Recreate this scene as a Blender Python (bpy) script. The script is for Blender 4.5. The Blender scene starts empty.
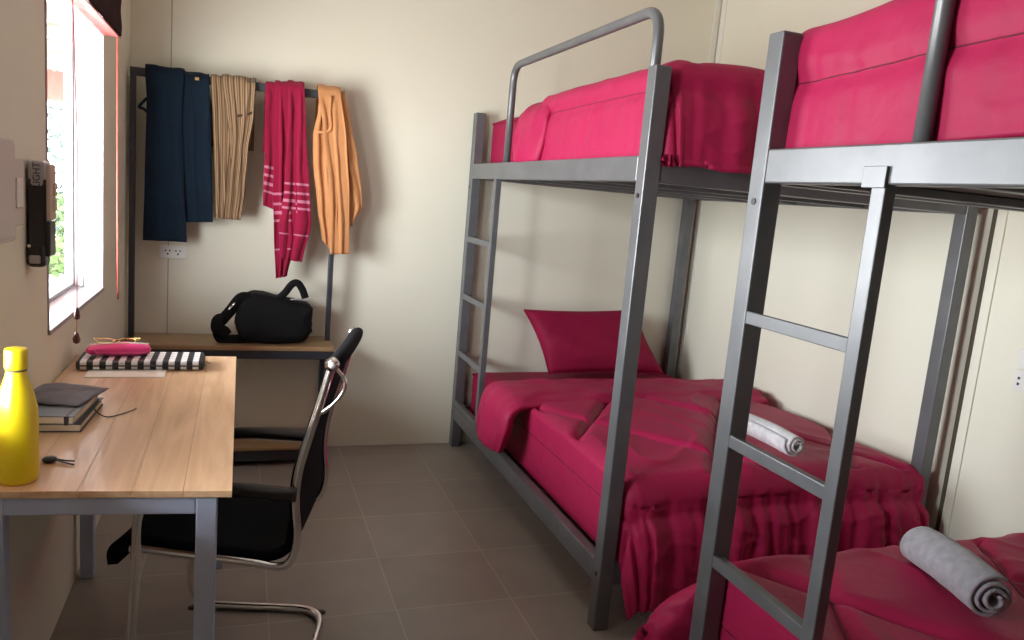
import bpy, bmesh, math, random
from mathutils import Vector, Matrix, noise
random.seed(7)
C = bpy.context.scene.collection
PI = math.pi
# ------------------------------------------------------------------ camera
F_PX, YAW, PITCH, ROLL, CAM_Z = 760.06, 20.096, 9.006, 5.011, 1.359
_y, _p, _r = map(math.radians, (YAW, PITCH, ROLL))
FW = Vector((math.sin(_y)*math.cos(_p), math.cos(_y)*math.cos(_p), -math.sin(_p)))
_ri = Vector((math.cos(_y), -math.sin(_y), 0)); _up = _ri.cross(FW)
RI = math.cos(_r)*_ri + math.sin(_r)*_up
UP = -math.sin(_r)*_ri + math.cos(_r)*_up
CAM = Vector((0, 0, CAM_Z))
cd = bpy.data.cameras.new('camera'); cam = bpy.data.objects.new('camera', cd); C.objects.link(cam)
cam.matrix_world = Matrix(((RI.x, UP.x, -FW.x, 0), (RI.y, UP.y, -FW.y, 0), (RI.z, UP.z, -FW.z, CAM_Z), (0, 0, 0, 1)))
cd.sensor_width = 36; cd.lens = F_PX/1024*36; cd.clip_start = .02
bpy.context.scene.camera = cam

def at(px, py, Y):
    """survey point: where the sight line through a photo pixel meets the plane at depth Y"""
    d = FW + RI*((px-512)/F_PX) - UP*((py-320)/F_PX)
    return CAM + d*(Y/d.y)

# ------------------------------------------------------------------ materials
M = {}
def mat(name, col, rough=.5, metal=0., spec=.5, sheen=0., coat=0., bump=None, var=None, trans=0.):
    m = bpy.data.materials.new(name); m.use_nodes = True
    n, l = m.node_tree.nodes, m.node_tree.links
    b = n['Principled BSDF']
    b.inputs['Base Color'].default_value = (*col, 1); b.inputs['Roughness'].default_value = rough
    b.inputs['Metallic'].default_value = metal; b.inputs['Specular IOR Level'].default_value = spec
    b.inputs['Sheen Weight'].default_value = sheen; b.inputs['Coat Weight'].default_value = coat
    b.inputs['Transmission Weight'].default_value = trans
    tc = n.new('ShaderNodeTexCoord')
    if bump:
        sc, st, dist = bump
        t = n.new('ShaderNodeTexNoise'); t.inputs['Scale'].default_value = sc; t.inputs['Detail'].default_value = 4
        l.new(tc.outputs['Object'], t.inputs['Vector'])
        bp = n.new('ShaderNodeBump'); bp.inputs['Strength'].default_value = st; bp.inputs['Distance'].default_value = dist
        l.new(t.outputs['Fac'], bp.inputs['Height']); l.new(bp.outputs['Normal'], b.inputs['Normal'])
    if var:
        sc, col2 = var
        t = n.new('ShaderNodeTexNoise'); t.inputs['Scale'].default_value = sc; t.inputs['Detail'].default_value = 5
        l.new(tc.outputs['Object'], t.inputs['Vector'])
        r = n.new('ShaderNodeValToRGB'); r.color_ramp.elements[0].position = .35; r.color_ramp.elements[1].position = .65
        r.color_ramp.elements[0].color = (*col, 1); r.color_ramp.elements[1].color = (*col2, 1)
        l.new(t.outputs['Fac'], r.inputs['Fac']); l.new(r.outputs['Color'], b.inputs['Base Color'])
    M[name] = m
    return m
mat('wall_paint', (.78, .765, .645), .75, spec=.25, var=(1.7, (.80, .785, .67)), bump=(60, .06, .003))
mat('ceiling_paint', (.75, .74, .68), .8, bump=(40, .05, .003))
mat('trim_paint', (.80, .79, .73), .5, bump=(30, .03, .002))
mat('joint_soft', (.42, .40, .35), .8, bump=(30, .05, .002))
mat('joint_dark', (.10, .085, .06), .8, bump=(30, .05, .002))
mat('white_frame', (.42, .40, .43), .35, bump=(20, .02, .001))
mat('bed_metal', (.13, .135, .145), .36, metal=.35, bump=(35, .08, .002), var=(9, (.16, .165, .175)))
mat('desk_metal', (.40, .46, .60), .4, metal=.05, bump=(35, .06, .002), var=(9, (.43, .49, .64)))
mat('rack_metal', (.045, .048, .06), .4, metal=.2, bump=(35, .06, .002))
mat('bolt_metal', (.05, .05, .05), .35, metal=.8, bump=(90, .05, .001))
mat('board', (.10, .075, .055), .8, bump=(20, .1, .003))
mat('magenta_satin', (.36, .015, .072), .50, spec=.16, bump=(9, .38, .016), var=(5, (.38, .016, .076)))
mat('magenta_sheet', (.30, .012, .056), .58, spec=.12, bump=(25, .15, .008))
mat('seam_thread', (.10, .002, .015), .7, bump=(200, .1, .001))
mat('towel_white', (.74, .74, .76), .95, spec=.1, sheen=.3, bump=(260, .5, .003), var=(30, (.55, .55, .58)))
mat('towel_grey', (.33, .32, .36), .95, spec=.1, sheen=.3, bump=(300, .7, .004), var=(45, (.42, .41, .45)))
mat('navy_cloth', (.006, .014, .028), .85, sheen=.05, spec=.15, bump=(120, .3, .003), var=(8, (.007, .018, .034)))
mat('orange_cloth', (.52, .235, .095), .85, sheen=.1, spec=.2, bump=(90, .25, .003), var=(6, (.56, .26, .11)))
mat('bag_nylon', (.0035, .0035, .004), .75, spec=.2, bump=(70, .5, .004))
mat('black_mesh', (.008, .009, .012), .85, spec=.1, bump=(500, .4, .001))
mat('black_plastic', (.012, .012, .014), .35, bump=(80, .05, .001))
mat('chrome', (.85, .86, .86), .2, metal=1., bump=(15, .02, .001))
mat('yellow_lacquer', (.78, .60, .010), .32, coat=.3, bump=(12, .02, .001))
mat('hot_pink', (.85, .05, .26), .5, sheen=.2, bump=(120, .2, .002))
mat('grey_felt', (.17, .16, .185), .95, sheen=.1, spec=.1, bump=(60, .5, .006), var=(14, (.24, .23, .26)))
mat('book_cover', (.025, .028, .034), .45, bump=(90, .2, .001))
mat('book_cover_grey', (.12, .14, .16), .5, bump=(90, .2, .001))
mat('paper', (.80, .78, .72), .8, bump=(60, .05, .001))
mat('page_edges', (.70, .62, .48), .85, bump=(200, .4, .001))
mat('gold', (.75, .50, .18), .3, metal=.8, bump=(30, .05, .001))
mat('brown_wood_bead', (.10, .025, .02), .3, coat=.5, bump=(30, .1, .001))
mat('pink_cord', (.42, .085, .06), .6, bump=(300, .3, .001))
mat('blind_cloth', (.014, .002, .003), .8, spec=.1, bump=(45, .8, .008), var=(28, (.035, .007, .008)))
mat('blind_lining', (.20, .045, .04), .7, bump=(60, .15, .003), trans=0.)
mat('plastic_white', (.80, .79, .76), .35, bump=(40, .02, .001))
mat('plastic_box', (.62, .58, .56), .45, bump=(40, .02, .001))
mat('silver_plastic', (.42, .40, .42), .35, metal=.4, bump=(40, .04, .001))
mat('beige_plastic', (.55, .42, .34), .45, bump=(40, .04, .001))
mat('socket_hole', (.01, .01, .01), .6, bump=(40, .02, .001))
mat('leaf', (.022, .045, .014), .7, spec=.1, bump=(20, .2, .01), var=(1.5, (.05, .085, .02)))
mat('leaf_blue', (.016, .03, .023), .7, spec=.1, bump=(20, .2, .01), var=(1.5, (.035, .055, .045)))
mat('bark', (.14, .09, .06), .9, bump=(15, .6, .01))
mat('concrete', (.60, .58, .55), .85, bump=(15, .2, .01), var=(.8, (.55, .53, .50)))
mat('orange_paint', (.14, .018, .008), .55, bump=(12, .1, .004))
mat('cream_batten', (.13, .10, .075), .6, bump=(15, .1, .004))
mat('roof_sheet', (.10, .035, .022), .6, bump=(8, .2, .01), var=(2, (.13, .07, .05)))

def wood_mat(name, a, b_, axis='Y', plank=.137, off=0.):
    """pine boards running along one axis: plank tint, grain and knots"""
    m = bpy.data.materials.new(name); m.use_nodes = True
    n, l = m.node_tree.nodes, m.node_tree.links; b = n['Principled BSDF']
    tc = n.new('ShaderNodeTexCoord'); mp = n.new('ShaderNodeMapping')
    l.new(tc.outputs['Object'], mp.inputs['Vector'])
    mp.inputs['Scale'].default_value = (9, .9, 9) if axis == 'Y' else (.9, 9, 9)
    t = n.new('ShaderNodeTexNoise'); t.inputs['Scale'].default_value = 3; t.inputs['Detail'].default_value = 8; t.inputs['Distortion'].default_value = 1.2
    l.new(mp.outputs[0], t.inputs['Vector'])
    sx = n.new('ShaderNodeSeparateXYZ'); l.new(tc.outputs['Object'], sx.inputs[0])
    dv = n.new('ShaderNodeMath'); dv.operation = 'DIVIDE'; dv.inputs[1].default_value = plank
    so = n.new('ShaderNodeMath'); so.operation = 'SUBTRACT'; so.inputs[1].default_value = off; l.new(sx.outputs['X' if axis == 'Y' else 'Y'], so.inputs[0]); l.new(so.outputs[0], dv.inputs[0])
    fl = n.new('ShaderNodeMath'); fl.operation = 'FLOOR'; l.new(dv.outputs[0], fl.inputs[0])
    wn = n.new('ShaderNodeTexWhiteNoise'); wn.noise_dimensions = '1D'; l.new(fl.outputs[0], wn.inputs['W'])
    fr = n.new('ShaderNodeMath'); fr.operation = 'FRACT'; l.new(dv.outputs[0], fr.inputs[0])
    ab = n.new('ShaderNodeMath'); ab.operation = 'SUBTRACT'; ab.inputs[1].default_value = .5; l.new(fr.outputs[0], ab.inputs[0])
    aa = n.new('ShaderNodeMath'); aa.operation = 'ABSOLUTE'; l.new(ab.outputs[0], aa.inputs[0])
    gt = n.new('ShaderNodeMath'); gt.operation = 'GREATER_THAN'; gt.inputs[1].default_value = .495; l.new(aa.outputs[0], gt.inputs[0])
    r = n.new('ShaderNodeValToRGB'); r.color_ramp.elements[0].position = .3; r.color_ramp.elements[1].position = .7
    r.color_ramp.elements[0].color = (*a, 1); r.color_ramp.elements[1].color = (*b_, 1)
    l.new(t.outputs['Fac'], r.inputs['Fac'])
    mx = n.new('ShaderNodeMix'); mx.data_type = 'RGBA'; mx.blend_type = 'MULTIPLY'
    mr = n.new('ShaderNodeMapRange'); mr.inputs['To Min'].default_value = .93; mr.inputs['To Max'].default_value = 1.05
    l.new(wn.outputs['Value'], mr.inputs['Value'])
    mx.inputs['Factor'].default_value = 1; l.new(r.outputs['Color'], mx.inputs['A']); l.new(mr.outputs[0], mx.inputs['B'])
    m2 = n.new('ShaderNodeMix'); m2.data_type = 'RGBA'; l.new(gt.outputs[0], m2.inputs['Factor'])
    l.new(mx.outputs['Result'], m2.inputs['A']); m2.inputs['B'].default_value = (a[0]*.6, a[1]*.55, a[2]*.5, 1)
    l.new(m2.outputs['Result'], b.inputs['Base Color'])
    b.inputs['Roughness'].default_value = .42; b.inputs['Coat Weight'].default_value = .15
    bp = n.new('ShaderNodeBump'); bp.inputs['Strength'].default_value = .15; bp.inputs['Distance'].default_value = .002
    l.new(t.outputs['Fac'], bp.inputs['Height']); l.new(bp.outputs['Normal'], b.inputs['Normal'])
    M[name] = m
wood_mat('pine', (.60, .375, .205), (.78, .54, .33), 'Y', .0925, .1505)
wood_mat('shelf_wood', (.28, .17, .085), (.40, .26, .13), 'X', .085)

def floor_mat():
    m = bpy.data.materials.new('floor_tiles'); m.use_nodes = True
    n, l = m.node_tree.nodes, m.node_tree.links; b = n['Principled BSDF']
    tc = n.new('ShaderNodeTexCoord'); mp = n.new('ShaderNodeMapping')
    l.new(tc.outputs['Object'], mp.inputs['Vector'])
    mp.inputs['Location'].default_value = (-.117, -.074, 0)
    br = n.new('ShaderNodeTexBrick'); br.offset = 0; br.squash = 1
    br.inputs['Scale'].default_value = 1; br.inputs['Brick Width'].default_value = .40; br.inputs['Row Height'].default_value = .366
    br.inputs['Mortar Size'].default_value = .0028; br.inputs['Mortar Smooth'].default_value = .3; br.inputs['Bias'].default_value = 0
    br.inputs['Color1'].default_value = (.31, .28, .25, 1); br.inputs['Color2'].default_value = (.35, .32, .29, 1)
    br.inputs['Mortar'].default_value = (.44, .41, .37, 1)
    l.new(mp.outputs[0], br.inputs['Vector'])
    t = n.new('ShaderNodeTexNoise'); t.inputs['Scale'].default_value = 5; t.inputs['Detail'].default_value = 6
    l.new(tc.outputs['Object'], t.inputs['Vector'])
    mr = n.new('ShaderNodeMapRange'); mr.inputs['To Min'].default_value = .82; mr.inputs['To Max'].default_value = 1.15
    l.new(t.outputs['Fac'], mr.inputs['Value'])
    mx = n.new('ShaderNodeMix'); mx.data_type = 'RGBA'; mx.blend_type = 'MULTIPLY'; mx.inputs['Factor'].default_value = 1
    l.new(br.outputs['Color'], mx.inputs['A']); l.new(mr.outputs[0], mx.inputs['B'])
    l.new(mx.outputs['Result'], b.inputs['Base Color'])
    b.inputs['Roughness'].default_value = .36; b.inputs['Specular IOR Level'].default_value = .5
    bp = n.new('ShaderNodeBump'); bp.inputs['Strength'].default_value = .25; bp.inputs['Distance'].default_value = .002; bp.invert = True
    l.new(br.outputs['Fac'], bp.inputs['Height']); l.new(bp.outputs['Normal'], b.inputs['Normal'])
    M['floor_tiles'] = m
floor_mat()

def uv_mat(name, ramp, coord='X', rough=.85, repeat=1., sheen=.1, bump=(120, .3, .003)):
    """cloth pattern woven along one direction of its own weave coordinates"""
    m = bpy.data.materials.new(name); m.use_nodes = True
    n, l = m.node_tree.nodes, m.node_tree.links; b = n['Principled BSDF']
    uv = n.new('ShaderNodeUVMap'); uv.uv_map = 'UVMap'
    sx = n.new('ShaderNodeSeparateXYZ'); l.new(uv.outputs[0], sx.inputs[0])
    mu = n.new('ShaderNodeMath'); mu.operation = 'MULTIPLY'; mu.inputs[1].default_value = repeat; l.new(sx.outputs[coord], mu.inputs[0])
    fr = n.new('ShaderNodeMath'); fr.operation = 'FRACT'; l.new(mu.outputs[0], fr.inputs[0])
    r = n.new('ShaderNodeValToRGB'); r.color_ramp.interpolation = 'CONSTANT' if repeat == 1 else 'LINEAR'
    els = r.color_ramp.elements
    els[0].position, els[0].color = ramp[0][0], (*ramp[0][1], 1)
    els[1].position, els[1].color = ramp[1][0], (*ramp[1][1], 1)
    for p_, c_ in ramp[2:]:
        e = els.new(p_); e.color = (*c_, 1)
    l.new(fr.outputs[0], r.inputs['Fac']); l.new(r.outputs['Color'], b.inputs['Base Color'])
    b.inputs['Roughness'].default_value = rough; b.inputs['Sheen Weight'].default_value = sheen; b.inputs['Specular IOR Level'].default_value = .2
    tc = n.new('ShaderNodeTexCoord'); t = n.new('ShaderNodeTexNoise'); t.inputs['Scale'].default_value = bump[0]
    l.new(tc.outputs['Object'], t.inputs['Vector'])
    bp = n.new('ShaderNodeBump'); bp.inputs['Strength'].default_value = bump[1]; bp.inputs['Distance'].default_value = bump[2]
    l.new(t.outputs['Fac'], bp.inputs['Height']); l.new(bp.outputs['Normal'], b.inputs['Normal'])
    M[name] = m
_mg, _wh = (.27, .006, .040), (.50, .17, .26)
uv_mat('striped_cloth', [(0, (.07, .035, .02)), (.22, (.30, .19, .10)), (.40, (.42, .29, .17)), (.52, (.10, .05, .03)), (.72, (.36, .24, .14)), (1, (.07, .035, .02))], 'X', repeat=6)
uv_mat('towel_magenta', [(0, _mg), (.60, _wh), (.612, _mg), (.645, _wh), (.66, _mg), (.685, _wh), (.70, _mg), (.725, _wh), (.735, _mg), (.86, _wh), (.868, _mg)], 'Y')
uv_mat('towel_magenta_short', [(0, _mg), (.70, _wh), (.72, _mg), (.76, _wh), (.78, _mg), (.82, _wh), (.84, _mg), (.88, _wh), (.895, _mg)], 'Y')

def check_mat():
    m = bpy.data.materials.new('gingham'); m.use_nodes = True
    n, l = m.node_tree.nodes, m.node_tree.links; b = n['Principled BSDF']
    tc = n.new('ShaderNodeTexCoord'); sx = n.new('ShaderNodeSeparateXYZ'); l.new(tc.outputs['Object'], sx.inputs[0])
    outs = []
    for ax, w in (('X', .034), ('Y', .034)):
        d = n.new('ShaderNodeMath'); d.operation = 'DIVIDE'; d.inputs[1].default_value = w; l.new(sx.outputs[ax], d.inputs[0])
        f = n.new('ShaderNodeMath'); f.operation = 'FRACT'; l.new(d.outputs[0], f.inputs[0])
        g = n.new('ShaderNodeMath'); g.operation = 'GREATER_THAN'; g.inputs[1].default_value = .5; l.new(f.outputs[0], g.inputs[0]); outs.append(g)
    ad = n.new('ShaderNodeMath'); ad.operation = 'MULTIPLY_ADD'; ad.inputs[1].default_value = .8
    l.new(outs[0].outputs[0], ad.inputs[0])
    m2 = n.new('ShaderNodeMath'); m2.operation = 'MULTIPLY'; m2.inputs[1].default_value = .2; l.new(outs[1].outputs[0], m2.inputs[0])
    l.new(m2.outputs[0], ad.inputs[2])
    r = n.new('ShaderNodeValToRGB'); r.color_ramp.interpolation = 'CONSTANT'
    e = r.color_ramp.elements; e[0].color = (.01, .01, .012, 1); e[1].position = .15; e[1].color = (.03, .03, .035, 1)
    for p_, c_ in ((.75, .62), (.95, .82)):
        q = e.new(p_); q.color = (c_, c_, c_, 1)
    l.new(ad.outputs[0], r.inputs['Fac']); l.new(r.outputs['Color'], b.inputs['Base Color']); b.inputs['Roughness'].default_value = .45
    M['gingham'] = m
check_mat()

def glass_mat():
    m = bpy.data.materials.new('window_glass'); m.use_nodes = True
    n, l = m.node_tree.nodes, m.node_tree.links
    n.remove(n['Principled BSDF']); out = n['Material Output']
    t = n.new('ShaderNodeBsdfTransparent'); g = n.new('ShaderNodeBsdfGlossy'); g.inputs['Roughness'].default_value = .03
    mx = n.new('ShaderNodeMixShader'); mx.inputs[0].default_value = .05; l.new(t.outputs[0], mx.inputs[1]); l.new(g.outputs[0], mx.inputs[2])
    t.inputs['Color'].default_value = (.96, .97, .97, 1)
    l.new(mx.outputs[0], out.inputs['Surface']); M['window_glass'] = m
glass_mat()

# ------------------------------------------------------------------ builders
def tag(o, label=None, cat=None, group=None, kind=None):
    if label: o['label'] = label
    if cat: o['category'] = cat
    if group: o['group'] = group
    if kind: o['kind'] = kind
    return o
def empty(name, loc, label, cat, group=None):
    o = bpy.data.objects.new(name, None); C.objects.link(o); o.location = loc; o.empty_display_size = .05
    return tag(o, label, cat, group)
def world_loc(o):
    v = Vector(o.location)
    while o.parent: o = o.parent; v += Vector(o.location)
    return v
def mesh(name, bm, m, parent=None, smooth=False, origin=None):
    """one mesh object; vertices are given in room coordinates"""
    bmesh.ops.recalc_face_normals(bm, faces=bm.faces)
    base = world_loc(parent) if parent else Vector((0, 0, 0))
    org = Vector(origin) if origin is not None else Vector((0, 0, 0))
    off = base + (org if parent is None else Vector((0, 0, 0)))
    for v in bm.verts: v.co -= off
    me = bpy.data.meshes.new(name); bm.to_mesh(me); bm.free()
    o = bpy.data.objects.new(name, me); C.objects.link(o)
    if parent: o.parent = parent
    else: o.location = org
    me.materials.append(M[m])
    if smooth:
        for p_ in me.polygons: p_.use_smooth = True
    return o
def BM(): return bmesh.new()
def box(bm, x0, x1, y0, y1, z0, z1, bev=0., seg=2, mtx=None):
    r = bmesh.ops.create_cube(bm, size=1)
    vs = r['verts']
    for v in vs:
        v.co = Vector((x0+(v.co.x+.5)*(x1-x0), y0+(v.co.y+.5)*(y1-y0), z0+(v.co.z+.5)*(z1-z0)))
    if bev:
        es = list({e for v in vs for e in v.link_edges})
        q = bmesh.ops.bevel(bm, geom=es, offset=bev, segments=seg, affect='EDGES', profile=.5)
        vs = list({v for f in q['faces'] for v in f.verts} | {v for v in vs if v.is_valid})
    if mtx:
        for v in vs: v.co = mtx @ v.co
    return bm
def smooth_path(pts, n=6):
    P = [Vector(p) for p in pts]
    out = []
    for i in range(len(P)-1):
        a, b, c, d = P[max(i-1, 0)], P[i], P[i+1], P[min(i+2, len(P)-1)]
        for k in range(n):
            t = k/n
            out.append(.5*((2*b)+(c-a)*t+(2*a-5*b+4*c-d)*t*t+(3*b-a-3*c+d)*t**3))
    out.append(P[-1]); return out
def fillet_path(pts, rad, n=6):
    P = [Vector(p) for p in pts]; out = [P[0]]
    for i in range(1, len(P)-1):
        a, b, c = P[i-1], P[i], P[i+1]
        r = min(rad, (a-b).length*.48, (c-b).length*.48)
        p0 = b+(a-b).normalized()*r; p1 = b+(c-b).normalized()*r
        for k in range(n+1):
            t = k/n; out.append((1-t)**2*p0+2*t*(1-t)*b+t*t*p1)
    out.append(P[-1]); return out
def tube(bm, path, r, seg=12, ry=None, cap=True, up=None):
    P = [Vector(p) for p in path]; rings = []
    ref = None
    for i, p in enumerate(P):
        t = (P[min(i+1, len(P)-1)]-P[max(i-1, 0)]).normalized()
        if ref is None:
            ref = Vector(up) if up else (Vector((0, 0, 1)) if abs(t.z) < .9 else Vector((1, 0, 0)))
        a = t.cross(ref)
        if a.length < 1e-5: a = t.orthogonal()
        a.normalize(); b = a.cross(t).normalized(); ref = b
        rr = r(i/(len(P)-1)) if callable(r) else r
        r2 = rr if ry is None else ry
        rings.append([bm.verts.new(p+a*math.cos(2*PI*k/seg)*rr+b*math.sin(2*PI*k/seg)*r2) for k in range(seg)])
    for i in range(len(rings)-1):
        for k in range(seg):
            bm.faces.new((rings[i][k], rings[i][(k+1) % seg], rings[i+1][(k+1) % seg], rings[i+1][k]))
    if cap:
        bm.faces.new(rings[0][::-1]); bm.faces.new(rings[-1])
    return bm
def lathe(bm, prof, cx, cy, cz=0, seg=40):
    rings = []
    for r, z in prof:
        rings.append([bm.verts.new((cx+max(r, 1e-4)*math.cos(2*PI*k/seg), cy+max(r, 1e-4)*math.sin(2*PI*k/seg), cz+z)) for k in range(seg)])
    for i in range(len(rings)-1):
        for k in range(seg):
            bm.faces.new((rings[i][k], rings[i][(k+1) % seg], rings[i+1][(k+1) % seg], rings[i+1][k]))
    bm.faces.new(rings[0][::-1]); bm.faces.new(rings[-1])
    return bm
def grid(bm, nu, nv, fn):
    """cloth surface fn(u, v) -> point, with weave coordinates in UVMap"""
    uvl = bm.loops.layers.uv.get('UVMap') or bm.loops.layers.uv.new('UVMap')
    V = [[bm.verts.new(fn(i/nu, j/nv)) for j in range(nv+1)] for i in range(nu+1)]
    for i in range(nu):
        for j in range(nv):
            f = bm.faces.new((V[i][j], V[i+1][j], V[i+1][j+1], V[i][j+1])); f.smooth = True
            for lp, (a, b) in zip(f.loops, ((i, j), (i+1, j), (i+1, j+1), (i, j+1))): lp[uvl].uv = (a/nu, b/nv)
    return V
def solidify(o, t, off=0., sub=0):
    s = o.modifiers.new('thick', 'SOLIDIFY'); s.thickness = t; s.offset = off
    if sub:
        q = o.modifiers.new('soft', 'SUBSURF'); q.levels = sub; q.render_levels = sub
    return o
def lerp(a, b, t): return a+(b-a)*t
def table(pts, t):
    """piecewise-linear look-up with smoothing"""
    if t <= pts[0][0]: return pts[0][1]
    for (a, x), (b, y) in zip(pts, pts[1:]):
        if t <= b:
            k = (t-a)/(b-a); k = k*k*(3-2*k)*.5+k*.5
            return x+(y-x)*k
    return pts[-1][1]
def sstep(a, b, t):
    k = max(0, min(1, (t-a)/(b-a))); return k*k*(3-2*k)

# ------------------------------------------------------------------ room
XW, YB, XR, YF, ZC = -.481, 3.90, 2.519, -3.6, 2.62
WT = .12
def struct(name, bm, m, parent=None, **k): 
    o = mesh(name, bm, m, parent, **k)
    if not parent: o['kind'] = 'structure'
    return o
b = BM(); box(b, XW-WT, XR+.12, YF-.12, YB+.12, -.1, 0); struct('floor', b, 'floor_tiles')
b = BM(); box(b, XW-WT, XR+.12, YF-.12, YB+.12, ZC, ZC+.1); struct('ceiling', b, 'ceiling_paint')
def wall_with_holes(name, x0, x1, holes, y0, y1):
    b = BM(); cuts = sorted(holes); y = y0
    for (a, c, z0, z1) in cuts:
        box(b, x0, x1, y, a, 0, ZC); box(b, x0, x1, a, c, 0, z0); box(b, x0, x1, a, c, z1, ZC); y = c
    box(b, x0, x1, y, y1, 0, ZC)
    bmesh.ops.remove_doubles(b, verts=b.verts, dist=1e-5)
    return struct(name, b, 'wall_paint')
W1 = (2.307, 3.165, .893, 1.93)
W2 = (1.15, 1.66, .88, 2.05)
wall_with_holes('wall_left', XW-WT, XW, [W1, W2], YF-.12, YB+.12)
b = BM(); box(b, XW, XR, YB, YB+.12, 0, ZC); struct('wall_back', b, 'wall_paint')
b = BM(); box(b, XR, XR+.12, YF-.12, YB+.12, 0, ZC); struct('wall_right', b, 'wall_paint')
b = BM(); box(b, XW, XR, YF-.12, YF, 0, ZC); struct('wall_front', b, 'wall_paint')
# vertical panel joints and corner trims
b = BM(); box(b, -.318, -.313, YB-.0025, YB+.002, 0, ZC); struct('trim_1', b, 'joint_soft')
b = BM(); box(b, -.313, -.283, YB-.002, YB, 0, ZC); struct('trim_2', b, 'wall_paint')
b = BM(); box(b, XR-.045, XR-.012, YB-.006, YB, 0, ZC, .002); box(b, XR-.006, XR, YB-.05, YB-.008, 0, ZC, .002); struct('trim_3', b, 'trim_paint')
b = BM(); box(b, XR-.006, XR, 1.955, 1.992, 0, ZC, .002); struct('trim_4', b, 'wall_paint')
b = BM(); box(b, XR-.004, XR+.001, 1.995, 2.010, 0, ZC); struct('trim_5', b, 'joint_dark')
b = BM(); box(b, XW+.001, XR-.05, YB-.004, YB, 0, .012, .001); struct('baseboard_back', b, 'trim_paint')

def window(name, hole, sashes):
    y0, y1, z0, z1 = hole; xo = XW-WT
    root = bpy.data.objects.new(name, None); C.objects.link(root); root.location = (xo, (y0+y1)/2, z0); root['kind'] = 'structure'
    b = BM(); w = .010
    box(b, xo, xo+.06, y0, y0+w, z0, z1, .003); box(b, xo, xo+.06, y1-w, y1, z0, z1, .003)
    box(b, xo, xo+.06, y0+w, y1-w, z0, z0+w, .003); box(b, xo, xo+.06, y0+w, y1-w, z1-w, z1, .003)
    mesh('window_frame', b, 'white_frame', root)
    # painted lining of the opening and its sill
    b = BM(); g = .004
    box(b, xo+.06, XW+g, y0, y0+.006, z0, z1); box(b, xo+.06, XW+g, y1-.006, y1, z0, z1); box(b, xo+.06, XW+g, y0, y1, z1-.006, z1)
    mesh('window_lining', b, 'white_frame', root)
    b = BM(); box(b, xo+.06, XW+.008, y0-.0, y1, z0-.004, z0+.010, .002); mesh('window_sill', b, 'white_frame', root)
    n = sashes; span = (y1-y0-2*w)/n
    for i in range(n):
        a = y0+w+i*span-(.02 if i else 0); c = a+span+(.02 if i else 0); x = xo+.008+.024*(i % 2)
        b = BM(); s = .014
        box(b, x, x+.022, a, a+s, z0+w, z1-w, .002); box(b, x, x+.022, c-s, c, z0+w, z1-w, .002)
        box(b, x, x+.022, a+s, c-s, z0+w, z0+w+s, .002); box(b, x, x+.022, a+s, c-s, z1-w-s, z1-w, .002)
        sh = mesh('sash', b, 'white_frame', root)
        b = BM(); box(b, x+.009, x+.013, a+s-.004, c-s+.004, z0+w+s-.004, z1-w-s+.004); mesh('pane', b, 'window_glass', sh)
    return root
window('window_1', W1, 1)
window('window_2', W2, 1)

# ------------------------------------------------------------------ bunk beds
BX0, BX1, PW = 1.114, 2.459, .052          # outer faces of the bed, post size
BH, RT, RB = 1.778, 1.520, 1.444           # post top, side rail top and bottom
BL = 1.864
def bunk_bed(ynear, label, ladder_y, rungs_to, bracket):
    yfar = ynear+BL
    root = empty('bunk_bed', ((BX0+BX1)/2, (ynear+yfar)/2, 0), label, 'bunk bed', 'grey steel bunk beds')
    def part(name, fn, m='bed_metal', parent=root):
        b = BM(); fn(b); return mesh(name, b, m, parent)
    for x in (BX0, BX1-PW):
        for y in (ynear, yfar-PW):
            p = part('post', lambda b: box(b, x, x+PW, y, y+PW, 0, BH, .004))
            for z in (1.402, .19):
                xs = x-.002 if x == BX0 else x+PW-.006
                part('bolt', lambda b: tube(b, [(xs, y+PW/2, z), (xs+.008, y+PW/2, z)], .008, 10), 'bolt_metal', p)
    # side rails (upper and lower)
    for x in (BX0+.001, BX1-.041):
        part('side_rail', lambda b: box(b, x, x+.040, ynear+PW, yfar-PW, RB, RT, .004))
        part('side_rail', lambda b: box(b, x, x+.040, ynear+PW, yfar-PW, .157, .230, .004))
    for y in (ynear+.004, yfar-.044):
        part('end_rail', lambda b: box(b, BX0+PW, BX1-PW, y, y+.040, RB, RT, .004))
        part('end_rail', lambda b: box(b, BX0+PW, BX1-PW, y, y+.040, .157, .230, .004))
    for z in (1.446, .160):
        for i in range(5):
            y = ynear+.075+i*(BL-.20)/4
            part('slat', lambda b: box(b, BX0+.042, BX1-.042, y, y+.035, z, z+.022, .003))
    part('base_board', lambda b: box(b, BX0+.044, BX1-.044, ynear+.06, yfar-.06, 1.469, 1.480), 'board')
    part('base_board', lambda b: box(b, BX0+.044, BX1-.044, ynear+.06, yfar-.06, .183, .190), 'board')
    # ladder at the far end of the open side
    ly0, ly1 = ladder_y
    lad = part('ladder_rail', lambda b: box(b, BX0-.0005, BX0+.028, ly0, ly1, .160, RB+.001, .003))
    if bracket:
        part('ladder_hook', lambda b: (box(b, BX0-.006, BX0-.0005, ly0-.002, ly1+.020, RB-.006, RB+.034, .001)), 'bed_metal', lad)
    for z in (1.150, .848, .540, .262):
        part('rung', lambda b: (box(b, BX0+.001, BX0+.012, ly1, yfar-PW, z-.030, z, .002), box(b, BX0+.010, BX0+.034, ly1, yfar-PW, z-.030, z-.006, .002)))
    # guard rail: one bent tube standing on the side rail
    xg = BX0+.032
    gy0, gy1 = ynear+PW+.017, ly0-.035
    def guard(b):
        tube(b, fillet_path([(xg, gy0, RT-.002), (xg, gy0, 1.950), (xg, gy1, 1.952), (xg, gy1, RT-.002)], .085, 8), .0165, 14)
    g_ = part('guard_rail', guard)
    for p_ in g_.data.polygons: p_.use_smooth = True
    return root
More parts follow.
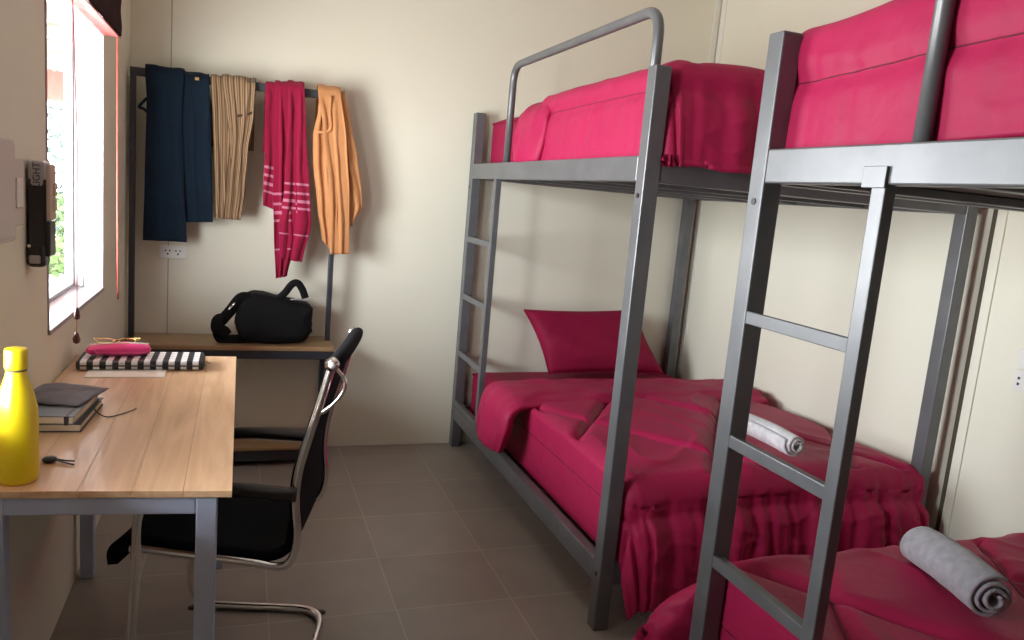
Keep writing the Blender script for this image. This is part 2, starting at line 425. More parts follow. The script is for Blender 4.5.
bunk_bed(2.022, 'grey steel bunk bed against the back wall, its whole bent guard rail in view', (3.425, 3.458), 4, False)
bunk_bed(1.520-BL, 'grey steel bunk bed nearest the camera, its ladder in front of the white towel', (1.114, 1.148), 4, True)

# ------------------------------------------------------------------ mattresses and bedding
def mattress(ynear, z0, z1, label):
    x0, x1, y0, y1 = BX0+.082, BX1-.075, ynear+.070, ynear+BL-.058
    b = BM(); box(b, x0, x1, y0, y1, z0, z1, .035, 4)
    bmesh.ops.subdivide_edges(b, edges=[e for e in b.edges if e.calc_length() > .3], cuts=10, use_grid_fill=True)
    for v in b.verts:
        v.co += Vector((1, 1, 1))*0
        n = noise.noise(v.co*4)*.006; v.co.z += n if v.co.z > (z0+z1)/2 else 0
    o = mesh('mattress', b, 'magenta_sheet', None, True, ((x0+x1)/2, (y0+y1)/2, z0))
    tag(o, label, 'mattress', 'mattresses of the bunk beds')
    piping = BM()
    for z in (z0+.018, z1-.018):
        tube(piping, fillet_path([(x0+.2, y0, z), (x1, y0, z), (x1, y1, z), (x0, y1, z), (x0, y0, z), (x0+.22, y0, z)], .03, 4), .0045, 6)
    p = mesh('piping', piping, 'magenta_sheet', None, True)
    p.parent = o; p.location = -Vector(o.location)
    return o
mattress(2.022, .191, .430, 'maroon covered mattress on the bottom bunk by the back wall, under the pillow')
mattress(2.022, 1.481, 1.745, 'maroon covered mattress on the top bunk by the back wall')
mattress(1.520-BL, .191, .430, 'maroon covered mattress on the bottom bunk nearest the camera')
mattress(1.520-BL, 1.481, 1.745, 'maroon covered mattress on the top bunk nearest the camera')

def ridged(v): return 1-abs(noise.noise(v))*2
class Duvet:
    """a quilted cover lying on a bed and dropping over its edges"""
    def __init__(s, x0, x1, y0, y1, z, dl, dr, dn, df, r=.06, ox=.02, oy=.02, seed=0, puff=.018, wrinkle=.016, seam=.55, band=None, corner=(0, 0), top=None, clear=None):
        s.__dict__.update(locals())
    def pos(s, a, t):
        ex = min(a-s.x0, 0)+max(a-s.x1, 0); ey = min(t-s.y0, 0)+max(t-s.y1, 0)
        d = (abs(ex)**3.2+abs(ey)**3.2)**(1/3.2); cx = min(max(a, s.x0), s.x1); cy = min(max(t, s.y0), s.y1)
        z = s.z + (s.top(cx, cy) if s.top else 0)
        if d < 1e-9: return Vector((cx, cy, z)), 0, 0, 0
        hh = math.hypot(ex, ey); ux, uy = ex/hh, ey/hh; r = s.r
        if d < r*PI/2: o, dn = r*math.sin(d/r), r*(1-math.cos(d/r)); ext = 0
        else:
            ext = d-r*PI/2; o, dn = r, r+ext
        fl = 1-math.exp(-ext/.10)
        X = cx+ux*(o+s.ox*fl); Y = cy+uy*(o+s.oy*fl)
        both = abs(ux*uy)*2
        X += s.corner[0]*both*fl*(1 if ex < 0 else 0); Y += s.corner[1]*both*fl*(1 if ex < 0 else 0)
        return Vector((X, Y, z-dn)), d, ux, uy
    def build(s, name, label, cat, group, parent=None, nu=170, nv=190, m='magenta_satin', thick=.018, seams=True):
        A0, A1, T0, T1 = s.x0-s.dl, s.x1+s.dr, s.y0-s.dn, s.y1+s.df
        sd = s.seed*7.3
        def quilt(a, t):
            # distance to the stitched diamond lines, in metres
            q = [9]
            L = s.seam
            for k in (1, -1) if (a > s.x0-.5*s.r and t > s.y0-.5*s.r and t < s.y1+.5*s.r) else ():
                w = (a*.92+k*t*.62+sd*.13)/L; w += .05*math.sin(t*3+sd)
                q.append(abs(w-round(w))*L)
            if s.band:
                q.append(abs(s.x0-a-s.band) if a < s.x0 else 9)
                q.append(abs(s.y0-t-s.band) if t < s.y0 else 9)
            return min(q)
        def P(u, v):
            a, t = lerp(A0, A1, u), lerp(T0, T1, v)
            p, d, ux, uy = s.pos(a, t); e = 1e-3
            pa, pt = s.pos(a+e, t)[0], s.pos(a, t+e)[0]
            n = (pa-p).cross(pt-p); n = n.normalized() if n.length > 1e-12 else Vector((0, 0, 1))
            if n.z < -.2: n = -n
            k = quilt(a, t)
            h = s.puff*(1-math.exp(-(k/.028)**2)) if seams else 0
            h -= (.009 if d < s.r else .002)*math.exp(-(k/.013)**2) if seams else 0
            h += .012*noise.noise(Vector((a*3.1, t*2.6, sd)))
            # creases: long soft ones on top, gathers running down the drops
            q = Vector((a*5+1.5*noise.noise(Vector((a*2, t*2, sd+3))), t*2.1, sd+5))
            h += s.wrinkle*.35*(ridged(q)**3)
            dd = max(0, d-s.r*.8)
            if dd > 0:
                along = min(max(a, s.x0), s.x1)+min(max(t, s.y0), s.y1)+.16*math.atan2(abs(uy), abs(ux))
                amp = s.wrinkle*min(1, dd/.12)*(.35+.65*sstep(.0, 1, abs(uy)))*(1-.8*abs(ux*uy)*2)
                g = noise.noise(Vector((along*13, dd*.9+along*1.7, sd+9)))+.6*noise.noise(Vector((along*29, dd*2, sd+1)))
                h += amp*1.5*g+amp*.5*noise.noise(Vector((along*3.5, dd*3, sd+21)))
                q = Vector((along*6+dd*9, dd*13-along*4, sd+12)); h += amp*.3*ridged(q)**4
            p = p+n*h
            if s.clear: p = s.clear(p)
            return p
        b = BM(); grid(b, nu, nv, P)
        o = mesh(name, b, m, parent, True, ((s.x0+s.x1)/2, (s.y0+s.y1)/2, s.z) if not parent else None)
        solidify(o, thick, -1)
        if label: tag(o, label, cat, group)
        # stitched seams: thin dark lines lying in the channels
        def UV(a, t): return P((a-A0)/(A1-A0), (t-T0)/(T1-T0))+Vector((0, 0, .0008))
        def line(pts, name='seam'):
            if len(pts) < 3: return
            b = BM(); tube(b, pts, .0017, 5); q = mesh(name, b, 'seam_thread', None, True); q.parent = o; q.location = -Vector(o.location)
        if s.band: line([UV(s.x0-s.band, lerp(s.y0+.02, s.y1-.01, k/70)) for k in range(71)])
        for kk in (1, -1):
            for m_i in range(-8, 16):
                pts = []
                for q_ in range(121):
                    t = lerp(s.y0, s.y1, q_/120); a = (m_i*s.seam-.05*math.sin(t*3+sd)*s.seam-kk*t*.62-sd*.13*1)/.92
                    if s.x0-.02 < a < s.x1: pts.append(UV(a, t))
                line(pts)
        return o
YN1, YN2 = 2.022, 1.520-BL
GD = 'maroon quilted covers on the bunks'
# bottom bunk, far bed
D = Duvet(1.245, 2.375, 2.085, 3.18, .500, .30, .10, .42, .0, r=.065, ox=.0, oy=.055, seed=1, wrinkle=.022, band=.14, corner=(.0, -.02),
          top=lambda x, y: -.012+.022*math.sin(PI*min(1, max(0, (x-1.2)/1.2))),
          clear=lambda p: Vector((max(p.x, 1.150+.03*sstep(1.97, 2.0, p.y)), p.y, p.z)))
d1 = D.build('duvet', 'maroon quilted cover on the bottom bunk of the far bed, hanging over its foot end', 'duvet', GD)
# folded-back head hem of that cover, its corner hanging over the side rail
def cuff(y0, y1, z, seed, parent, xl, hang, skew=.0, x1=2.40):
    b = BM(); sd = seed*5.1
    def P(u, v):
        # v goes round a flattened roll, u across the bed and down its open side
        L = x1-xl+hang; s = u*L; r = .07
        xx = s-hang
        ang = 2*PI*v
        half = (y1-y0)/2
        wob = 1+.12*noise.noise(Vector((s*3, sd, 0)))
        yy = (y0+y1)/2 + half*math.cos(ang)*wob*(abs(math.cos(ang))**-.25 if abs(math.cos(ang)) > .05 else 1)*.98
        th = .034*math.sin(ang)*(1+.35*noise.noise(Vector((s*4, v*5, sd))))
        yy -= skew*max(0, (.5-s/L))
        wr = .012*noise.noise(Vector((s*6, yy*18, sd)))+.010*ridged(Vector((s*3+yy*3, yy*12, sd+2)))**3
        top = math.sin(ang) > 0
        off = th+(wr if top else 0)
        if xx > r: return Vector((xl+xx, yy, z+off))
        if xx > r-r*PI/2:
            a = (r-xx)/r
            return Vector((xl+r-(r+off)*math.sin(a), yy, z-r+(r+off)*math.cos(a)))
        dn = (r-r*PI/2)-xx
        taper = 1-.35*(dn/max(hang, .01))**2
        yc = (y0+y1)/2
        return Vector((xl-off-.02*math.sin(min(1, dn/.2)*PI/2), yc+(yy-yc)*taper-skew*.3*dn, z-r-dn))
    V = grid(b, 110, 44, P)
    bmesh.ops.remove_doubles(b, verts=b.verts, dist=1e-5)
    es = [e for e in b.edges if e.is_boundary]
    if es: bmesh.ops.edgeloop_fill(b, edges=es)
    return mesh('folded_hem', b, 'magenta_satin', parent, True)
cuff(2.93, 3.31, .497, 1, d1, 1.088, .18, .10, 2.42)
# top bunk, far bed
D = Duvet(1.232, 2.36, 2.100, 3.05, 1.808, .33, .10, .345, .02, r=.060, ox=.004, oy=.036, seed=2, wrinkle=.012, band=.12, puff=.010,
          top=lambda x, y: -.016*sstep(1.4, 2.3, x)-.01*sstep(2.3, 3.2, y),
          clear=lambda p: Vector((p.x, p.y, max(p.z, 1.514+.012*noise.noise(Vector((p.x*9, 0, 0)))))))
d2 = D.build('duvet', 'maroon quilted cover on the top bunk of the far bed, below the bent guard rail', 'duvet', GD)
cuff(2.98, 3.34, 1.748, 2, d2, 1.172, .20, .05, 2.40)
# bottom bunk, near bed
D = Duvet(1.205, 2.375, YN2+.2, 1.505, .472, .36, .10, .0, .34, r=.055, ox=.035, oy=.045, seed=3, wrinkle=.018, band=.16, corner=(-.17, .03), puff=.014,
          clear=lambda p: Vector((max(p.x, lerp(1.172, 1.03, sstep(1.522, 1.535, p.y))), p.y, p.z)))
d3 = D.build('duvet', 'maroon quilted cover on the bottom bunk of the near bed, under the rolled grey towel', 'duvet', GD, nv=200)
# top bunk, near bed
D = Duvet(1.207, 2.36, YN2+.2, 1.476, 1.785, .30, .10, .0, .265, r=.032, ox=.003, oy=.0, seed=4, wrinkle=.012, band=.135, puff=.008,
          top=lambda x, y: .03*sstep(1.5, .7, y)+.02*math.sin(PI*min(1, max(0, (x-1.2)/1.2))))
d4 = D.build('duvet', 'maroon quilted cover on the top bunk of the near bed, above the ladder hook', 'duvet', GD, nv=200)

# pillow leaning against the back wall
def pillow():
    TL, TR, BLc, BR = Vector((1.455, 3.80, .775)), Vector((2.12, 3.80, .795)), Vector((1.565, 3.64, .462)), Vector((2.27, 3.64, .462))
    nrm = (TR-TL).cross(BLc-TL).normalized()
    if nrm.y > 0: nrm = -nrm
    root = BM()
    for sgn in (1, -1):
        def P(u, v):
            eu, ev = 4*u*(1-u), 4*v*(1-v)
            uu = lerp(u, .5, .075*ev*0+.0)
            p = lerp(lerp(TL, TR, u), lerp(BLc, BR, u), v)
            c = (TL+TR+BLc+BR)/4
            # edges draw in between the pointed corners
            pin = .07*(max(0, 1-eu)*ev) + .07*(max(0, 1-ev)*eu)
            p = p+(c-p)*pin*.85
            th = .085*(eu*ev)**.42
            cr = .007*noise.noise(Vector((u*5, v*4, 3)))+.006*ridged(Vector((u*4+v*2, v*3-u, 8)))**3
            return p+nrm*sgn*(th+(cr if eu*ev > .02 else 0))
        grid(root, 44, 32, P)
    bmesh.ops.remove_doubles(root, verts=root.verts, dist=2e-4)
    o = mesh('pillow', root, 'magenta_sheet', None, True, (1.86, 3.70, .47))
    tag(o, 'maroon pillow standing against the back wall at the head of the bottom bunk', 'pillow')
    b = BM(); pts = []
    for (u0, v0, u1, v1) in ((0, 0, 1, 0), (1, 0, 1, 1), (1, 1, 0, 1), (0, 1, 0, 0)):
        for k in range(12):
            u, v = lerp(u0, u1, k/12), lerp(v0, v1, k/12)
            eu, ev = 4*u*(1-u), 4*v*(1-v); p = lerp(lerp(TL, TR, u), lerp(BLc, BR, u), v); c = (TL+TR+BLc+BR)/4
            p = p+(c-p)*(.07*(1-eu)*ev+.07*(1-ev)*eu)*.85; pts.append(p)
    pts.append(pts[0]); tube(b, pts, .004, 6)
    h = mesh('hem', b, 'magenta_sheet', None, True); h.parent = o; h.location = -Vector(o.location)
pillow()

def rolled_towel(p0, p1, rad, turns, m, label, seed, squash=.9):
    """a towel rolled up: spiral section swept from p0 to p1, loose layers telescoping at the end"""
    p0, p1 = Vector(p0), Vector(p1); ax = (p1-p0).normalized(); side = ax.cross(Vector((0, 0, 1))).normalized(); up = side.cross(ax)
    b = BM(); t0 = rad*.24; n = 26*turns
    def P(u, v):
        a = 2*PI*turns*v+seed; r = t0+(rad-t0)*v
        r *= 1+.05*noise.noise(Vector((math.cos(a)*1.5, math.sin(a)*1.5, v*3+seed)))+.03*noise.noise(Vector((u*5, v*9, seed)))
        ends = 1-.03*(2*u-1)**4
        shift = .02*(1-v)*(1 if u > .5 else -1)*abs(2*u-1)**6 + .008*noise.noise(Vector((v*7, seed, u*2)))
        p = p0.lerp(p1, u)+ax*shift
        bend = .006*math.sin(u*PI)
        return p+side*math.cos(a)*r*ends+up*(math.sin(a)*r*squash*ends+bend)
    grid(b, 36, n, P)
    low = min(v.co.z for v in b.verts)
    o = mesh('rolled_towel', b, m, None, True, (p0+p1)/2-Vector((0, 0, rad)))
    solidify(o, rad*.135, 0)
    return tag(o, label, 'towel')
rolled_towel((1.845, 2.40, .592), (1.855, 2.075, .592), .046, 3, 'towel_white', 'small white patterned towel rolled up on the bottom bunk behind the ladder', .6)
rolled_towel((1.745, 1.430, .537), (1.668, 1.160, .541), .058, 3, 'towel_grey', 'grey towel rolled up on the bottom bunk at the right edge', 2.2)

# ------------------------------------------------------------------ clothes rack with two shelves
def clothes_rack():
    x0, x1, y0, y1 = -.468, .438, 3.612, 3.888
    root = empty('clothes_rack', ((x0+x1)/2, (y0+y1)/2, 0), 'black steel clothes rack with two wooden shelves in the left corner', 'clothes rack')
    w = .028
    def part(name, m, *boxes):
        b = BM()
        for q in boxes: box(b, *q, .003)
        return mesh(name, b, m, root)
    part('shelf', 'shelf_wood', (x0, x1, y0, y1, .569, .590))
    part('shelf', 'shelf_wood', (x0+.01, x1-.01, y0, y1, .086, .104))
    for (a, c) in ((x0, x0+w), (x1-w-.012, x1-.012)):
        part('leg', 'rack_metal', (a, c, y0+.012, y0+.012+w+.01, 0, .535))
        part('leg', 'rack_metal', (a, c, y1-w, y1, 0, .535))
        part('post', 'rack_metal', (a+(.0 if a < 0 else .010), c+(0 if a < 0 else .010)-.004, 3.772, 3.772+w, .590, 1.745))
    part('shelf_frame', 'rack_metal', (x0, x1, y0+.006, y0+.034, .529, .568), (x0, x1, y1-.03, y1-.002, .529, .568), (x0, x0+.03, y0+.034, y1-.03, .529, .568), (x1-.03, x1, y0+.034, y1-.03, .529, .568))
    part('shelf_frame', 'rack_metal', (x0+.028, x1-.04, y0+.016, y0+.044, .03, .085), (x0+.028, x1-.04, y1-.03, y1-.002, .03, .085))
    part('hanging_bar', 'rack_metal', (x0, x1-.002, 3.772, 3.772+w, 1.745, 1.781))
clothes_rack()

YH = 3.765     # front plane of the hanging clothes
BARZ = 1.781
def hang_panel(b, left, right, depth=.05, amp=.012, folds=5, seed=0, back=.22, nu=30, nv=60, layer=0., gather=1.):
    """one length of cloth thrown over the bar: left / right are edges [(py, px), ...] surveyed on the front"""
    ytop, ybot = left[0][0], max(left[-1][0], right[-1][0])
    def P(u, v):
        # v<0.12: the tail behind the bar, then over the bar, then down the front
        w = layer
        L = table(left, 0) if False else None
        if v < .10:
            k = 1-v/.10; f = 0
        else: k, f = 0, (v-.10)/.90
        ly = lerp(left[0][0], left[-1][0], f); ry = lerp(right[0][0], right[-1][0], f)
        pl = at(table(left, ly), ly, YH-w); pr = at(table(right, ry), ry, YH-w)
        p = pl.lerp(pr, u)
        uo = u; u = u+.16*noise.noise(Vector((u*2.5, f*2.0, seed+7)))
        g = min(1, f*4+.25)
        fold = amp*gather*(math.sin((u*folds+seed)*2*PI+.8*math.sin(f*3+seed))+.5*noise.noise(Vector((u*folds*1.3, f*2.2, seed))))*g
        fold += amp*.5*noise.noise(Vector((u*4, f*7, seed+4)))
        if f == 0:
            # over the bar and down behind it
            if k < .5:
                a = PI*(k/.5); cyl = .021+w
                return Vector((p.x, 3.786-cyl*math.cos(a), BARZ-.006+cyl*.75*math.sin(a)+.002*math.sin(u*folds*6)))
            return Vector((p.x, 3.809+w+.3*abs(fold), BARZ-.006-(k-.5)*2*back))
        y = YH-w-.004-abs(fold)*.5-fold*.5-.012*math.sin(min(1, f*1.0)*PI)
        z = p.z
        if f < .08: y = lerp(3.786-.021-w, y, f/.08)
        return Vector((p.x, y, z))
    grid(b, nu, nv, P)
def garment(name, label, cat, m, panels, extra=()):
    x = at(panels[0]['left'][0][1], panels[0]['left'][0][0], YH).x
    root = empty(name, (x, YH, 1.0), label, cat)
    for nm, mm, kw in [(p.pop('part'), p.pop('m', m), p) for p in panels]:
        b = BM(); hang_panel(b, **kw); o = mesh(nm, b, mm, root, True); solidify(o, .004, 0)
    for fn in extra: fn(root)
    return root
def strip(nm, m, pts, r, ry, root):
    b = BM(); tube(b, smooth_path([at(px, py, y) for px, py, y in pts], 5), r, 8, ry=ry, up=(0, 1, 0)); return mesh(nm, b, m, root, True)
garment('trousers', 'navy blue wide-legged trousers hanging from the rack bar', 'trousers', 'navy_cloth', [
    dict(part='trouser_leg', left=[(69, 176), (120, 180), (170, 178), (222, 180)], right=[(75, 209), (120, 211), (180, 212), (222, 213)], folds=2, seed=.3, amp=.008, layer=.0, back=.30),
    dict(part='trouser_leg', left=[(69, 145), (100, 147), (180, 145), (240, 143)], right=[(73, 184), (120, 182), (180, 184), (242, 187)], folds=1.5, seed=.8, amp=.007, layer=.012, back=.35),
], extra=[lambda r: strip('waist_tie', 'navy_cloth', [(147, 98, 3.745), (142, 103, 3.74), (139, 107, 3.735), (144, 109, 3.74), (148, 113, 3.745)], .006, .003, r),
          lambda r: strip('button', 'gold', [(195, 78.5, 3.738), (199, 79, 3.738)], .007, .003, r)])
garment('trousers', 'brown and tan striped trousers hanging from the rack bar', 'trousers', 'striped_cloth', [
    dict(part='trouser_leg', left=[(78, 211), (120, 213), (170, 215), (218, 216)], right=[(77, 240), (120, 242), (170, 238), (220, 240)], folds=3, seed=.1, amp=.011, layer=.0, back=.3),
    dict(part='trouser_leg', left=[(80, 222), (110, 226), (140, 230), (190, 226), (218, 224)], right=[(79, 256), (115, 254), (150, 248), (190, 245), (220, 241)], folds=2.5, seed=.5, amp=.010, layer=.010, back=.3),
], extra=[lambda r: strip('waistband', 'striped_cloth', [(235, 116, 3.742), (245, 115, 3.738), (254, 112, 3.742)], .006, .003, r)])
garment('bath_towel', 'magenta towel with pale woven stripes hanging twisted from the rack bar', 'towel', 'towel_magenta', [
    dict(part='towel_fold', m='towel_magenta_short', left=[(84, 265.5), (140, 265), (205, 263)], right=[(84, 292), (140, 290), (212, 280)], folds=1.4, seed=.2, amp=.012, layer=.0, back=.3),
    dict(part='towel_fold', left=[(85, 275), (140, 274), (190, 273), (235, 274), (278, 276)], right=[(87, 297), (140, 297), (190, 296), (235, 298), (276, 287)], folds=2.4, seed=.55, amp=.016, layer=.014, back=.25),
    dict(part='towel_fold', left=[(86, 288), (140, 288), (190, 284), (225, 279), (258, 280)], right=[(86, 304.5), (140, 306), (180, 309), (225, 311), (262, 302)], folds=1.6, seed=.1, amp=.014, layer=.026, back=.2),
])
garment('shirt', 'light orange shirt hanging folded over the end of the rack bar', 'shirt', 'orange_cloth', [
    dict(part='sleeve', left=[(96, 330), (140, 337), (180, 341), (226, 350)], right=[(95, 345), (120, 350), (160, 357), (190, 361), (206, 362), (226, 352)], folds=1.2, seed=.4, amp=.010, layer=.0, back=.35),
    dict(part='shirt_body', left=[(94, 320), (110, 318), (135, 313), (165, 313), (205, 317), (240, 322)], right=[(94, 334), (140, 336), (200, 337), (255, 335)], folds=2.2, seed=.9, amp=.013, layer=.012, back=.35),
    dict(part='shirt_body', left=[(92, 318), (130, 323), (180, 328), (254, 330)], right=[(95, 341), (140, 346), (200, 349), (254, 349)], folds=1.8, seed=.15, amp=.011, layer=.024, back=.3),
], extra=[lambda r: strip('collar', 'orange_cloth', [(331, 96, 3.728), (330, 112, 3.724), (331, 128, 3.722), (325, 132, 3.724), (318, 133, 3.728), (315, 140, 3.735)], .007, .004, r)])

# ------------------------------------------------------------------ shoulder bag on the rack shelf
def bag():
    root = empty('shoulder_bag', (.13, 3.74, .591), 'black soft shoulder bag lying on the upper shelf of the clothes rack', 'bag')
    b = BM()
    def P(u, v):
        th = 2*PI*u; ph = PI*(v-.5)
        sx = math.copysign(abs(math.cos(ph))**.30, 1)*math.copysign(abs(math.cos(th))**.35, math.cos(th))
        sy = math.copysign(abs(math.cos(ph))**.30, 1)*math.copysign(abs(math.sin(th))**.4, math.sin(th))
        sz = math.copysign(abs(math.sin(ph))**.6, math.sin(ph))
        x = .165+sx*.172; y = 3.745+sy*.085*(1-.15*sz); z = .705+sz*.114
        # sagging shoulders: rises on the left, dips in the middle
        if sz > 0: z += sz*(.018*math.cos((x-.06)*14)-.010)-.02*sz*sstep(.08, -.01, x)
        p = Vector((x, y, z)); n = .012*noise.noise(p*14)+.012*ridged(p*9)**3
        return p+Vector((sx, sy, sz*.4))*n*.8
    grid(b, 56, 28, P); bmesh.ops.remove_doubles(b, verts=b.verts, dist=1e-4)
    for v in b.verts: v.co.z = max(v.co.z, .5925)
    mesh('bag_body', b, 'bag_nylon', root, True)
    b = BM(); tube(b, smooth_path([(.05, 3.70, .80), (.01, 3.69, .80), (-.03, 3.68, .745), (-.065, 3.675, .70), (-.085, 3.675, .67), (-.07, 3.68, .612), (-.02, 3.68, .603), (.04, 3.69, .608)], 6), .026, 10, ry=.008, up=(0, 1, 0)); mesh('shoulder_strap', b, 'bag_nylon', root, True)
    b = BM(); tube(b, smooth_path([(-.06, 3.665, .705), (-.085, 3.66, .70), (-.088, 3.66, .66), (-.06, 3.66, .65), (-.045, 3.665, .63)], 5), .026, 8, ry=.007, up=(0, 1, 0)); mesh('strap_pad', b, 'bag_nylon', root, True)
    b = BM(); tube(b, smooth_path([(.17, 3.71, .795), (.205, 3.70, .83), (.235, 3.70, .872), (.262, 3.70, .880), (.285, 3.70, .85), (.300, 3.70, .81)], 6), .017, 10, ry=.006, up=(0, 1, 0)); mesh('handle', b, 'bag_nylon', root, True)
    b = BM(); tube(b, smooth_path([(.23, 3.668, .806), (.27, 3.664, .808), (.315, 3.668, .80)], 4), .004, 6); mesh('zip', b, 'silver_plastic', root, True)
    for q in ((-.035, 3.672, .755), (-.02, 3.672, .772)):
        b = BM(); tube(b, [(q[0]-.006, q[1]-.005, q[2]-.008), (q[0]+.006, q[1]-.005, q[2]+.008)], .006, 8); mesh('buckle', b, 'chrome', root, True)
bag()

# ------------------------------------------------------------------ desk
def desk():
    root = empty('writing_desk', (-.24, 2.08, 0), 'pine topped writing desk with blue-grey steel legs along the left wall', 'desk')
    x0, x1, y0, y1 = -.476, -.0005, 1.502, 2.690
    def skew(b):        # the near end is cut slightly out of square
        for v in b.verts:
            if v.co.y < 1.8: v.co.y += .115*-v.co.x
        return b
    b = BM(); edges = [x0, -.2725, -.1785, -.0895, x1]
    for i in range(4): box(b, edges[i]+.0001, edges[i+1]-.0001, y0, y1, .736, .750, .0007, 1)
    mesh('desk_top', skew(b), 'pine', root)
    def part(name, *q):
        b = BM()
        for k in q: box(b, *k, .003)
        return mesh(name, skew(b), 'desk_metal', root)
    za, zb = .699, .7355
    part('apron', (-.44, -.066, y0+.006, y0+.030, za, zb)); part('apron', (-.44, -.066, y1-.030, y1-.008, za, zb))
    part('apron', (-.470, -.45, y0+.05, y1-.05, za, zb)); part('apron', (-.052, -.032, y0+.05, y1-.05, za, zb))
    for (xa, xb) in ((-.438, -.398), (-.066, -.027)): part('leg', (xa, xb, y0+.004, y0+.044, 0, zb))
    for (xa, xb) in ((-.466, -.426), (-.066, -.027)): part('leg', (xa, xb, y1-.044, y1-.004, 0, zb))
desk()

# bottle
def bottle():
    cx, cy = -.385, 1.600
    root = empty('water_bottle', (cx, cy, .7505), 'yellow metal water bottle standing at the near corner of the desk', 'bottle')
    b = BM()
    lathe(b, [(.030, 0), (.0325, .002), (.0345, .008), (.035, .02), (.035, .10), (.0352, .125), (.034, .143), (.030, .165), (.0245, .186), (.0185, .205), (.0172, .212), (.0172, .216)], cx, cy, .7505, 48)
    mesh('bottle_body', b, 'yellow_lacquer', root, True)
    b = BM(); lathe(b, [(.0165, .2175), (.0185, .219), (.0190, .222), (.0190, .252), (.0180, .2565), (.0150, .258)], cx, cy, .7505, 40)
    mesh('cap', b, 'yellow_lacquer', root, True)
    b = BM(); lathe(b, [(.0155, .2145), (.0176, .2150), (.0176, .2180), (.0155, .2185)], cx, cy, .7505, 40); mesh('cap_seal', b, 'joint_dark', root, True)
bottle()

def R(cx, cy, ang): return Matrix.Translation((cx, cy, 0)) @ Matrix.Rotation(ang, 4, 'Z')
def book(name, label, cx, cy, ang, w, l, z, t, cover, cat='notebook', group=None):
    root = empty(name, (cx, cy, z), label, cat, group); m = R(cx, cy, ang)
    b = BM(); box(b, -w/2, w/2, -l/2, l/2, z, z+.0022, .0008, 1, m); box(b, -w/2, w/2, -l/2, l/2, z+t-.0022, z+t, .0008, 1, m)
    box(b, -w/2, -w/2+.003, -l/2, l/2, z+.002, z+t-.002, .001, 1, m); mesh('cover', b, cover, root)
    b = BM(); box(b, -w/2+.004, w/2-.004, -l/2+.003, l/2-.003, z+.0024, z+t-.0024, 0, 1, m); mesh('pages', b, 'page_edges', root)
    return root, m
Z0 = .7505
bk, m_ = book('notebook', 'black notebook at the bottom of the small stack behind the yellow bottle', -.405, 2.005, math.radians(-3), .165, .225, Z0, .019, 'book_cover')
b = BM(); tube(b, smooth_path([(-.325, 2.03, .765), (-.315, 2.02, .756), (-.29, 1.995, .7535), (-.262, 2.02, .7535), (-.243, 2.05, .7535), (-.236, 2.068, .7535)], 6), .0016, 6); mesh('elastic_cord', b, 'black_plastic', bk, True)
bk, m_ = book('notebook', 'grey notebook lying on the black one behind the yellow bottle', -.412, 1.995, math.radians(-5), .160, .215, Z0+.0195, .020, 'book_cover_grey')
b = BM(); box(b, .060, .068, -.111, .111, Z0+.0190, Z0+.0402, .001, 1, m_); mesh('elastic_band', b, 'book_cover', bk)
def pouch():
    b = BM(); m = R(-.405, 2.055, math.radians(-14)); z = Z0+.042
    out = []
    def P(u, v, s):
        x = lerp(-.075, .085, u); y = lerp(-.085, .085, v); eu, ev = 4*u*(1-u), 4*v*(1-v)
        e = (eu*ev)**.35
        x += .012*noise.noise(Vector((0, y*20, 1)))*(1 if u > .5 else 0); y += .010*noise.noise(Vector((x*20, 0, 2)))
        h = .012*e*(s if s > 0 else .05)+.011*noise.noise(Vector((x*22, y*22, 5)))*(e if s > 0 else 0)
        lift = .006*max(0, u-.6)*2
        return m @ Vector((x, y, z+.0005+max(0, h)+lift*0))
    for s in (1, -1): grid(b, 26, 26, lambda u, v: P(u, v, s))
    bmesh.ops.remove_doubles(b, verts=b.verts, dist=3e-4)
    o = mesh('cloth_pouch', b, 'grey_felt', None, True, (-.405, 2.055, z))
    tag(o, 'soft grey cloth pouch lying on top of the notebook stack', 'pouch')
pouch()
def keys():
    root = empty('key_fob', (-.355, 1.70, Z0), 'black car key fob with thin cords lying beside the yellow bottle', 'key')
    b = BM()
    lathe(b, [(.002, 0), (.010, .001), (.0135, .004), (.0135, .008), (.010, .011), (.003, .012)], -.352, 1.695, Z0, 20); mesh('fob', b, 'black_plastic', root, True)
    for k, (x, y) in enumerate(((-.304, 1.668), (-.306, 1.69))):
        b = BM(); tube(b, smooth_path([(-.342, 1.692+.006*k, Z0+.006), (-.325, 1.682+.010*k, Z0+.004), (x, y, Z0+.003)], 4), .0018, 6); mesh('key_blade', b, 'bolt_metal', root, True)
keys()
